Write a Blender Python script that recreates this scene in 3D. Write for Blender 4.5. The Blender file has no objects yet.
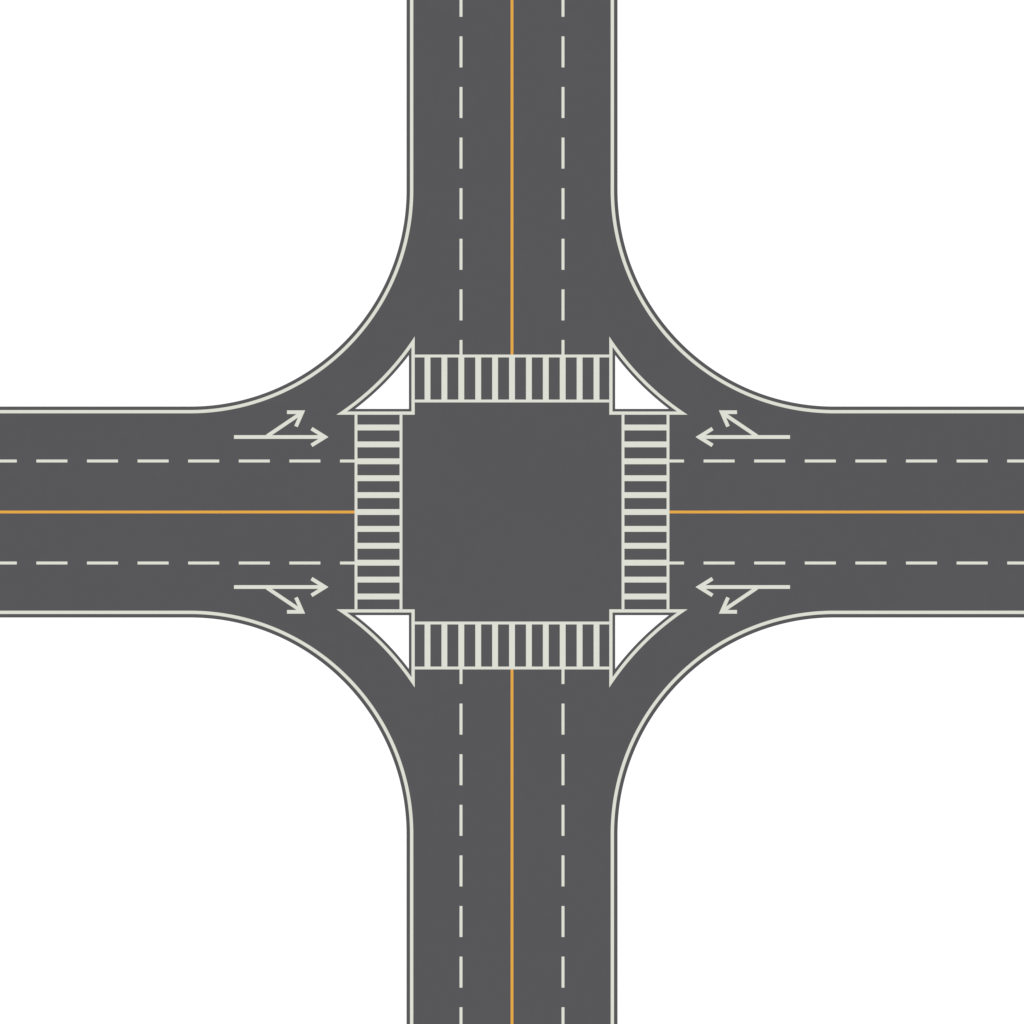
import bpy, math, random
from mathutils import Vector
random.seed(3)
S=0.07   # metres per drawing unit (3.5 m lanes)
C=512.0
def P(x,y,z=0.0): return ((x-C)*S,(C-y)*S,z)
scene=bpy.context.scene
FAR=6000.0
def mat(name,col,var=0.03,scale=3.0,rough=0.95,fine=0.0,fscale=40.0,bump=0.0,joints=None,low=0.0):
    m=bpy.data.materials.new(name); m.use_nodes=True
    nt=m.node_tree; N=nt.nodes; L=nt.links
    b=N["Principled BSDF"]; b.inputs["Roughness"].default_value=rough
    b.inputs["Specular IOR Level"].default_value=0.1
    geo=N.new("ShaderNodeNewGeometry")
    def noise(sc,det):
        n=N.new("ShaderNodeTexNoise"); n.inputs["Scale"].default_value=sc; n.inputs["Detail"].default_value=det
        L.new(geo.outputs["Position"],n.inputs["Vector"]); return n
    def mr(n,a):
        r=N.new("ShaderNodeMapRange"); r.inputs[1].default_value=0.25; r.inputs[2].default_value=0.75
        r.inputs[3].default_value=1-a; r.inputs[4].default_value=1+a
        L.new(n.outputs["Fac"],r.inputs[0]); return r.outputs[0]
    n1=noise(scale,4); v=mr(n1,var)
    nf=None
    def mul(a,c):
        q=N.new("ShaderNodeMath"); q.operation='MULTIPLY'; L.new(a,q.inputs[0]); L.new(c,q.inputs[1]); return q.outputs[0]
    if fine>0:
        nf=noise(fscale,2); v=mul(v,mr(nf,fine))
    if low>0:
        v=mul(v,mr(noise(0.09,3),low))
    if joints:
        br=N.new("ShaderNodeTexBrick"); br.inputs["Scale"].default_value=1.0
        br.offset=0.5; br.inputs["Brick Width"].default_value=joints[0]; br.inputs["Row Height"].default_value=joints[1]
        br.inputs["Mortar Size"].default_value=0.006
        br.inputs["Color1"].default_value=(1,1,1,1); br.inputs["Color2"].default_value=(.97,.97,.97,1); br.inputs["Mortar"].default_value=(.93,.93,.93,1)
        L.new(geo.outputs["Position"],br.inputs["Vector"])
        s=N.new("ShaderNodeSeparateColor"); L.new(br.outputs["Color"],s.inputs[0]); v=mul(v,s.outputs[0])
    vm=N.new("ShaderNodeVectorMath"); vm.operation='SCALE'; vm.inputs[0].default_value=col
    L.new(v,vm.inputs["Scale"]); L.new(vm.outputs[0],b.inputs["Base Color"])
    if bump>0 and nf:
        bp=N.new("ShaderNodeBump"); bp.inputs["Strength"].default_value=bump; bp.inputs["Distance"].default_value=0.004
        L.new(nf.outputs["Fac"],bp.inputs["Height"]); L.new(bp.outputs[0],b.inputs["Normal"])
    return m
ASPH=mat("asphalt",(0.0718,0.0718,0.0740),0.015,1.2,0.95,0.045,30,0.12,low=0.012)
PAINT=mat("white_road_paint",(0.56,0.565,0.495),0.012,4,0.85,0.015,25,0.05)
YEL=mat("orange_road_paint",(0.60,0.295,0.045),0.02,4,0.85,0.02,25,0.05)
PAVE=mat("pale_paving",(0.85,0.85,0.85),0.01,2,0.9,joints=(0.9,0.6))
KERB=mat("kerb_concrete",(0.83,0.83,0.83),0.01,5,0.9)
GRND=mat("pale_ground",(0.84,0.84,0.84),0.01,0.5,0.95)

class B:
    def __init__(s): s.v=[];s.f=[]
    def poly(s,pts,z=None):
        i=len(s.v)
        for p in pts: s.v.append(p if z is None else P(p[0],p[1],z))
        s.f.append(list(range(i,i+len(pts))))
    def rect(s,x0,y0,x1,y1,z):
        s.poly([(x0,y1),(x1,y1),(x1,y0),(x0,y0)],z)
    def strip(s,a,b,za,zb=None):
        zb=za if zb is None else zb
        for k in range(len(a)-1):
            s.poly([P(*a[k],za),P(*a[k+1],za),P(*b[k+1],zb),P(*b[k],zb)])
    def make(s,name,m,parent=None):
        me=bpy.data.meshes.new(name); me.from_pydata(s.v,[],s.f); me.update()
        import bmesh
        bm=bmesh.new(); bm.from_mesh(me)
        bmesh.ops.remove_doubles(bm,verts=bm.verts,dist=1e-5)
        for f in bm.faces:
            f.normal_update()
            if f.normal.z<-0.01: f.normal_flip()
        bm.to_mesh(me); bm.free()
        me.materials.append(m)
        o=bpy.data.objects.new(name,me); scene.collection.objects.link(o)
        if parent: o.parent=parent
        return o
def empty(name):
    o=bpy.data.objects.new(name,None); scene.collection.objects.link(o); return o
def flip(pts,fx,fy):
    return [((2*C-x) if fx else x,(2*C-y) if fy else y) for x,y in pts]
QUADS=[(0,0),(1,0),(0,1),(1,1)]
A=190.0
def edge(off):
    r=off-A; pts=[(off,C-FAR)]
    n=96
    for k in range(n+1):
        t=math.pi/2*k/n
        pts.append((A+r*math.cos(t),A+r*math.sin(t)))
    pts.append((C-FAR,off))
    return pts
EDGE=406.6
b=B(); b.rect(C-60000,C-60000,C+60000,C+60000,0.0); b.make("ground",GRND)
loop=[]
e=edge(EDGE)
loop+=e
loop+=flip(e,0,1)[::-1]
loop+=flip(e,1,1)
loop+=flip(e,1,0)[::-1]
b=B()
for k in range(len(loop)):
    b.poly([(C,C),loop[k],loop[(k+1)%len(loop)]],0.004)
road=b.make("road",ASPH)
Z=0.008
b=B()
for fx,fy in QUADS:
    b.strip(flip(edge(410.0),fx,fy),flip(edge(413.3),fx,fy),Z)
b.make("edge_line",PAINT,road)
b=B()
for h in (0,1):
    for f in (0,1):
        x0,x1,y0,y1=510.6,513.4,C-FAR,354.6
        q=[(x0,y0),(x1,y0),(x1,y1),(x0,y1)]
        q=flip(q,0,f)
        if h: q=[(y,x) for x,y in q]
        b.poly(q,Z)
b.make("centre_line",YEL,road)
b=B()
for h in (0,1):
    for f in (0,1):
        for xc in (461.0,563.0):
            y1=354.6; k=0
            while True:
                y0=340.0 if k==0 else 289.4-50.6*(k-1)
                yy1=y1 if k==0 else y0+31.0
                if y0<C-FAR: break
                q=[(xc-1.45,y0),(xc+1.45,y0),(xc+1.45,yy1),(xc-1.45,yy1)]
                q=flip(q,0,f)
                if h: q=[(y,x) for x,y in q]
                b.poly(q,Z); k+=1
b.make("lane_line",PAINT,road)
for h in (0,1):
    for f in (0,1):
        b=B()
        x0,x1=414.8,2*C-414.8
        R=[(x0,354.6,x1,357.4),(x0,399.6,x1,402.4)]
        for k in range(-5,6):
            c=512+16.9*k
            R.append((c-2.9,357.4,c+2.9,399.6))
        for a0,b0,a1,b1 in R:
            q=flip([(a0,b0),(a1,b0),(a1,b1),(a0,b1)],0,f)
            if h: q=[(y,x) for x,y in q]
            b.poly(q,Z)
        b.make("crosswalk",PAINT)
def isl(E,r,n=24):
    d=E-A
    s=math.sqrt(r*r-d*d); ta=math.atan2(s,d); tb=math.atan2(d,s)
    return [(A+r*math.cos(ta+(tb-ta)*k/n),A+r*math.sin(ta+(tb-ta)*k/n)) for k in range(n+1)]
for fx,fy in QUADS:
    par=empty("traffic_island")
    o=isl(414.7,268.2); i=isl(411.5,271.4)
    b=B()
    oc=(414.7,414.7); ic=(411.5,411.5)
    F=lambda p: flip(p,fx,fy)
    b.strip(F(o),F(i),Z)
    b.poly(F([oc,o[0],i[0],ic]),Z); b.poly(F([oc,ic,i[-1],o[-1]]),Z)
    b.make("painted_border",PAINT,par)
    # raised kerbed slab set in from the painted border, leaving a band of asphalt
    E0=408.9; R0=274.2
    i0=isl(E0,R0); i1=isl(E0-0.3,R0+0.3); i2=isl(E0-1.8,R0+1.8)
    def ring(a,E): return a+[(E,E),a[0]]
    r0,r1,r2=ring(i0,E0),ring(i1,E0-0.3),ring(i2,E0-1.8)
    b=B()
    b.strip(F(r0),F(r0),0.004,0.085); b.strip(F(r0),F(r1),0.085,0.1); b.strip(F(r1),F(r2),0.1)
    b.make("kerb",KERB,par)
    b=B(); cc=(E0-1.8,E0-1.8)
    for k in range(len(i2)-1): b.poly(F([cc,i2[k],i2[k+1]]),0.1)
    b.make("top",PAVE,par)
def stroke(b,pts,w,z):
    n=len(pts); L=[];R=[]
    for k in range(n):
        p=Vector(pts[k])
        d0=(p-Vector(pts[k-1])).normalized() if k>0 else None
        d1=(Vector(pts[k+1])-p).normalized() if k<n-1 else None
        if d0 is None: d0=d1
        if d1 is None: d1=d0
        n0=Vector((-d0.y,d0.x)); n1=Vector((-d1.y,d1.x)); m=(n0+n1).normalized()
        o=m*(w/2/max(m.dot(n0),0.2))
        L.append(tuple(p+o)); R.append(tuple(p-o))
    b.strip(L,R,z)
for fx,fy in QUADS:
    b=B(); F=lambda p: flip(p,fx,fy)
    stroke(b,F([(234,437),(323,437)]),3.7,Z)
    stroke(b,F([(311.5,428.6),(325,437),(311.5,445.4)]),3.7,Z+0.001)
    stroke(b,F([(267,436.2),(300.5,413.6)]),3.7,Z+0.002)
    stroke(b,F([(287,412.2),(302.3,412.2),(296,426.5)]),3.7,Z+0.003)
    b.make("turn_arrow",PAINT)
w=0.15/S
for fx,fy in QUADS:
    F=lambda p: flip(p,fx,fy)
    par=empty("pavement")
    a,a1,a2=edge(EDGE),edge(EDGE-0.25),edge(EDGE-w)
    b=B(); b.strip(F(a),F(a),0.0,0.10); b.strip(F(a),F(a1),0.10,0.12); b.strip(F(a1),F(a2),0.12)
    b.make("kerb",KERB,par)
    b=B()
    for k in range(len(a2)-1): b.poly(F([(C-FAR,C-FAR),a2[k],a2[k+1]]),0.12)
    b.make("paving",PAVE,par)

EL,AZ=math.radians(80),math.radians(135)
wd=bpy.data.worlds.new("World"); scene.world=wd; wd.use_nodes=True
nt=wd.node_tree; sky=nt.nodes.new("ShaderNodeTexSky"); sky.sky_type='NISHITA'; sky.sun_disc=False
sky.sun_elevation=EL; sky.sun_rotation=AZ
nt.links.new(sky.outputs[0],nt.nodes["Background"].inputs[0]); nt.nodes["Background"].inputs[1].default_value=0.06
sl=bpy.data.lights.new("sun","SUN"); sl.energy=3.7; sl.angle=math.radians(0.5); sl.color=(1,0.965,0.91)
so=bpy.data.objects.new("sun",sl); scene.collection.objects.link(so)
d=Vector((math.sin(AZ)*math.cos(EL),math.cos(AZ)*math.cos(EL),math.sin(EL)))
so.rotation_euler=d.to_track_quat('Z','Y').to_euler(); so.location=d*200
H=220.0
cd=bpy.data.cameras.new("camera"); co=bpy.data.objects.new("camera",cd); scene.collection.objects.link(co)
co.location=(0,0,H); co.rotation_euler=(0,0,0)
cd.sensor_width=36; cd.lens=36*H/(1024*S); cd.clip_start=1; cd.clip_end=12000
scene.camera=co
scene.view_settings.view_transform='Standard'; scene.view_settings.look='None'; scene.view_settings.exposure=0
